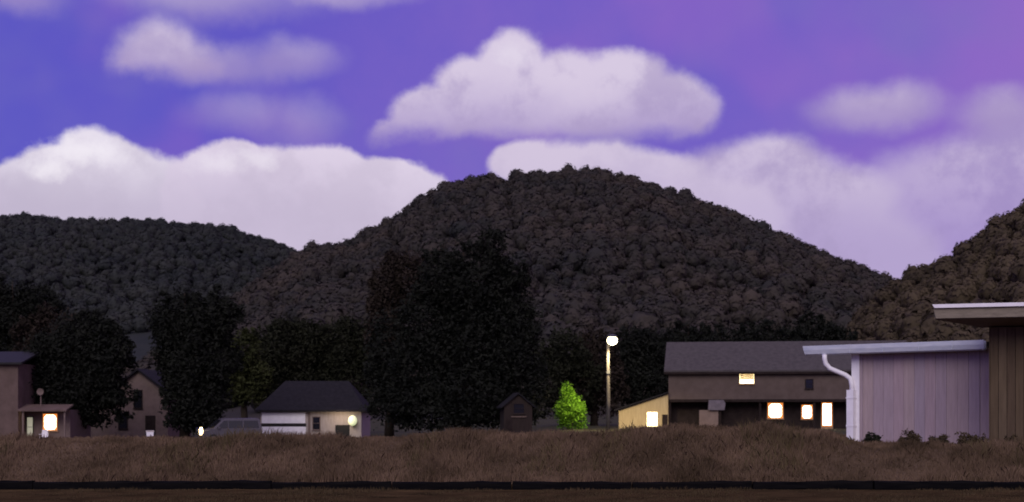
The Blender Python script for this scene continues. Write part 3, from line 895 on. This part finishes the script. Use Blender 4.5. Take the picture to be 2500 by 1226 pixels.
window(lh, 4.75, 5.35, .75, 1.85, 0, m_glass, fr=m_wall_gable)
dd = MB().box(6.75, 8.05, -.03, -.004, -.1, 1.15).build('dark_doorway', m_black, lh)
MB().tube([(6.9, -.07, .55), (6.9, -.07, .68)], .02, 6).build('handle', m_grey, dd)
pl = MB().box(8.30, 8.42, -.16, -.004, 1.62, 1.78).build('porch_lamp', m_grey, lh)
m_globe = mat('porch_globe', (.9, .9, .6), emit=(0.84, 0.92, 0.50, 0.62))
b = MB()
for i in range(7):
    a = math.pi * i / 6
    b.v += [(8.36 + .40 * math.sin(a) * math.cos(2 * math.pi * k / 12), -.42 + .34 * math.sin(a) * math.sin(2 * math.pi * k / 12), 1.55 + .48 * math.cos(a)) for k in range(12)]
b.f += [(i * 12 + k, i * 12 + (k + 1) % 12, (i + 1) * 12 + (k + 1) % 12, (i + 1) * 12 + k) for i in range(6) for k in range(12)]
b.build('globe', m_globe, pl, True)
pt = bpy.data.objects.new('porch_light', bpy.data.lights.new('porch_light', 'POINT'))
COL.objects.link(pt)
pt.parent = lh
pt.location = (7.4, -1.4, 1.9)
pt.data.energy = 75
pt.data.color = (1.0, 0.80, 0.55)
pt.data.shadow_soft_size = 0.35

# ---------------------------------------------------------------- gabled house between the dark trees
Y = 124.0
gx = at(338, 1000, Y).x
zb = g1(gx, Y)
gh = thing('gabled_house', 'narrow brown gabled house standing between two black-green trees', 'house', (gx, Y, zb))
MB().prism([(-2.6, -.3), (2.6, -.3), (2.6, 4.0), (0, 5.95), (-2.6, 4.0)], 0, 9).build('wall', m_wall_gable, gh)
for s in (-1, 1):
    MB().prism([(0, 5.98), (s * 3.0, 3.72), (s * 3.0, 3.88), (0, 6.16)], -.35, 9.3).build('roof_slope', m_roof_dark, gh)
window(gh, -.35, .30, 2.7, 4.2, 0, m_glass, fr=m_wall_dark)
window(gh, -1.7, -1.0, .9, 2.2, 0, m_glass, fr=m_wall_dark)
MB().box(.6, 1.5, -.03, -.004, -.1, 2.0).build('door', m_wall_dark, gh)
MB().box(-4.6, -2.62, 1.0, 7, -.3, 3.2).build('side_wing', m_wall_gable, gh)
MB().prism([(-4.9, 3.15), (-2.62, 4.05), (-2.62, 4.2), (-4.9, 3.3)], .7, 7.3).build('wing_roof', m_roof_dark, gh)

# ---------------------------------------------------------------- pinkish house at the far left, its porch and lit window
Y = 108.0
px_ = at(44, 1000, Y).x
zb = g1(px_, Y)
ph = thing('pink_house', 'pinkish-brown rendered house with a porch and one glaring white window', 'house', (px_, Y, zb))
MB().box(-7, 0, 0, 8, -.3, 6.1).build('wall', m_wall_pink, ph)
gable_roof(ph, -7, 0, 0, 8, 6.1, 7.0, m_black)
MB().box(.01, 3.5, 1.6, 7, -.3, 2.55).build('porch_wall', m_wall_gable, ph)
MB().prism([(-.15, 2.42), (1.62, 2.85), (1.62, 2.97), (-.15, 2.54)], .02, 3.75, axis='x').build('porch_roof', m_wall_pink, ph)
for xp in (.35, 3.55):
    MB().box(xp - .06, xp + .06, .05, .17, -.3, 2.43).build('porch_post', m_wall_gable, ph)
window(ph, 1.40, 2.50, .95, 2.22, 1.6, m_pane, bars=(0, 0), bloom_rim=True)
m_pane_dim = mat('dim_pane', (0.5, 0.5, 0.4), emit=(0.75, 0.72, 0.50, 0.33))
window(ph, .15, .60, .45, 1.95, 1.6, m_pane_dim, fr=m_wall_dark)
ps = thing('satellite_dish', 'small dull satellite dish on a mast on the porch roof', 'satellite dish', (px_ + 1.45, Y + .9, zb + 2.74))
MB().tube([(0, 0, -.06), (0, 0, 1.15)], .045, 8).build('mast', m_wall_gable, ps)
b = MB()
for i, (r, dz) in enumerate([(.02, .0), (.16, .03), (.27, .09)]):
    b.v += [(r * math.cos(2 * math.pi * k / 14), -.06 - dz, 1.2 + r * math.sin(2 * math.pi * k / 14)) for k in range(14)]
b.f += [(i * 14 + k, i * 14 + (k + 1) % 14, (i + 1) * 14 + (k + 1) % 14, (i + 1) * 14 + k) for i in range(2) for k in range(14)]
b.build('dish', m_wall_gable, ps, True)
MB().tube([(0, -.10, .92), (0, -.42, 1.12)], .015, 6).build('feed_arm', m_trim, ps)

# white garden chair under the glaring window
gc = thing('garden_chair', 'white garden chair standing under the glaring porch window', 'chair', (px_ + 1.75, Y + .75, g1(px_ + 1.75, Y + .75)))
MB().box(-.27, .27, -.27, .25, .43, .48).build('seat', m_white, gc)
MB().prism([(-.25, .48), (.25, .48), (.22, 1.02), (-.22, 1.02)], .21, .25).build('backrest', m_white, gc)
for sx in (-1, 1):
    for sy in (-1, 1):
        MB().box(sx * .25 - .022, sx * .25 + .022, sy * .23 - .022, sy * .23 + .022, 0, .43).build('leg', m_white, gc)
    MB().box(sx * .28 - .02, sx * .28 + .02, -.26, .22, .66, .70).build('armrest', m_white, gc)

# white bin by the gabled house
wx, wy = at(366, 1000, 104).x, 104
bn = thing('wheeled_bin', 'small white wheeled bin on the grass near the gabled house', 'bin', (wx, wy, g1(wx, wy)), R(15))
b = MB()
b.add([(-.2, -.22, .06), (.2, -.22, .06), (.2, .22, .06), (-.2, .22, .06), (-.27, -.30, .92), (.27, -.30, .92), (.27, .30, .92), (-.27, .30, .92)],
      [(3, 2, 1, 0), (0, 1, 5, 4), (1, 2, 6, 5), (2, 3, 7, 6), (3, 0, 4, 7), (4, 5, 6, 7)])
b.build('body', m_white, bn)
MB().prism([(-.32, .925), (.36, .925), (.34, .97), (.0, 1.02), (-.32, .97)], -.30, .30, axis='x').build('lid', m_trim, bn)
for s in (-1, 1):
    MB().tube([(s * .22 - .03, .24, .09), (s * .22 + .03, .24, .09)], .09, 10).build('wheel', m_black, bn)

# ---------------------------------------------------------------- silver van with its headlight on
vx, vy = at(560, 1000, 106).x, 106
van = thing('parked_van', 'grey van, paint darkened as if shaded, parked under the tree with one headlight glaring', 'van', (vx, vy, g1(vx, vy) + .02), R(26))
m_car = mat('shaded_grey_paint', (0.075, 0.068, 0.078), (0.10, 0.092, 0.10), 3, 0.4, spec=0.4, metal=0.2)  # grey darkened in the paint itself to stand for the tree's shade
m_tyre = mat('tyre', (0.012, 0.012, 0.012), (0.02, 0.02, 0.02), 8, 0.9)
m_head = mat('headlight_glow', (1, .9, .7), emit=(1.0, 0.74, 0.36, 16))
side = [(-2.3, .32), (-2.33, .62), (-2.22, .88), (-1.55, 1.06), (-1.42, 1.12), (-.72, 1.74), (-.45, 1.84), (1.9, 1.86), (2.12, 1.76), (2.28, 1.05), (2.3, .36)]
b = MB()
n = len(side)
lv = []
for (yy, ins, sc) in ((-.92, .10, .985), (-.86, .0, 1), (.86, .0, 1), (.92, .10, .985)):
    tum = [.13 * max(0, z - 1.05) / .8 for (x, z) in side]
    b.v += [(x * sc, yy + (tum[i] if yy < 0 else -tum[i]), z * sc + (1 - sc) * .8) for i, (x, z) in enumerate(side)]
for k in range(3):
    b.f += [(k * n + i, (k + 1) * n + i, (k + 1) * n + (i + 1) % n, k * n + (i + 1) % n) for i in range(n)]
b.f += [tuple(range(n)), tuple(range(4 * n - 1, 3 * n - 1, -1))]
body = b.build('body', m_car, van)
for s in (-1, 1):
    for (xa, xb_, ta, tb) in ((-1.2, -.35, -.62, -.32), (-.27, .78, -.27, .78), (.88, 2.05, .88, 1.95)):
        ya, yb_ = s * .925, s * .835
        MB().add([(xa, ya, 1.12), (xb_, ya, 1.12), (tb, yb_, 1.68), (ta, yb_, 1.68), (xa, ya - s * .05, 1.12), (xb_, ya - s * .05, 1.12), (tb, yb_ - s * .05, 1.68), (ta, yb_ - s * .05, 1.68)],
                 [(0, 1, 2, 3), (7, 6, 5, 4), (0, 4, 5, 1), (1, 5, 6, 2), (2, 6, 7, 3), (3, 7, 4, 0)]).build('side_window', m_glass, body)
MB().add([(-1.44, -.74, 1.16), (-1.44, .74, 1.16), (-.78, .66, 1.73), (-.78, -.66, 1.73)], [(0, 1, 2, 3)]).build('windscreen', m_glass, body).location = (-.03, 0, .02)
for xw in (-1.45, 1.42):
    for s in (-1, 1):
        wb = MB().tube([(xw, s * .72, .34), (xw, s * .95, .34)], .34, 18).build('wheel', m_tyre, van)
        MB().tube([(xw, s * .951, .34), (xw, s * .965, .34)], .21, 14).build('rim', m_car, wb)
for s in (-1, 1):
    MB().tube([(-2.24, s * .62, .88), (-2.36, s * .62, .88)], [.31, .28], 14).build('headlight', m_head if s < 0 else m_glass, van)
MB().box(-2.42, -2.28, -.82, .82, .36, .54).build('bumper', m_grey, van)
MB().box(-2.37, -2.30, -.42, .42, .66, .82).build('grille', m_black, van)
for s in (-1, 1):
    MB().box(-1.12, -.98, s * 1.0 - .1, s * 1.0 + .1, 1.08, 1.24).build('wing_mirror', m_car, van)

# ---------------------------------------------------------------- dim garden shed in the dark under the giant tree
Y = 109.0
dx = at(1265, 1000, Y).x
zb = g1(dx, Y)
gs = thing('garden_shed', 'dim reddish-brown garden shed in the dark under the giant tree', 'shed', (dx, Y, zb), R(8))
m_shed_red = mat('red_boards', (0.016, 0.010, 0.008), (0.028, 0.018, 0.014), 3, 0.9, 0.3, stretch=(4, 4, .4))
MB().prism([(-1.1, -.2), (1.1, -.2), (1.1, 2.3), (0, 3.2), (-1.1, 2.3)], 0, 2.4).build('wall', m_shed_red, gs)
for s in (-1, 1):
    MB().prism([(0, 3.23), (s * 1.35, 2.12), (s * 1.35, 2.22), (0, 3.35)], -.2, 2.6).build('roof_slope', m_roof_dark, gs)
window(gs, -.35, .45, 1.75, 2.45, 0, m_glass, fr=m_shed_red)
MB().box(-.55, .65, -.10, -.005, 1.42, 1.52).build('shelf', m_soffit, gs)
MB().box(-.95, -.45, -.03, -.004, 0, 1.4).build('door', m_wall_dark, gs)
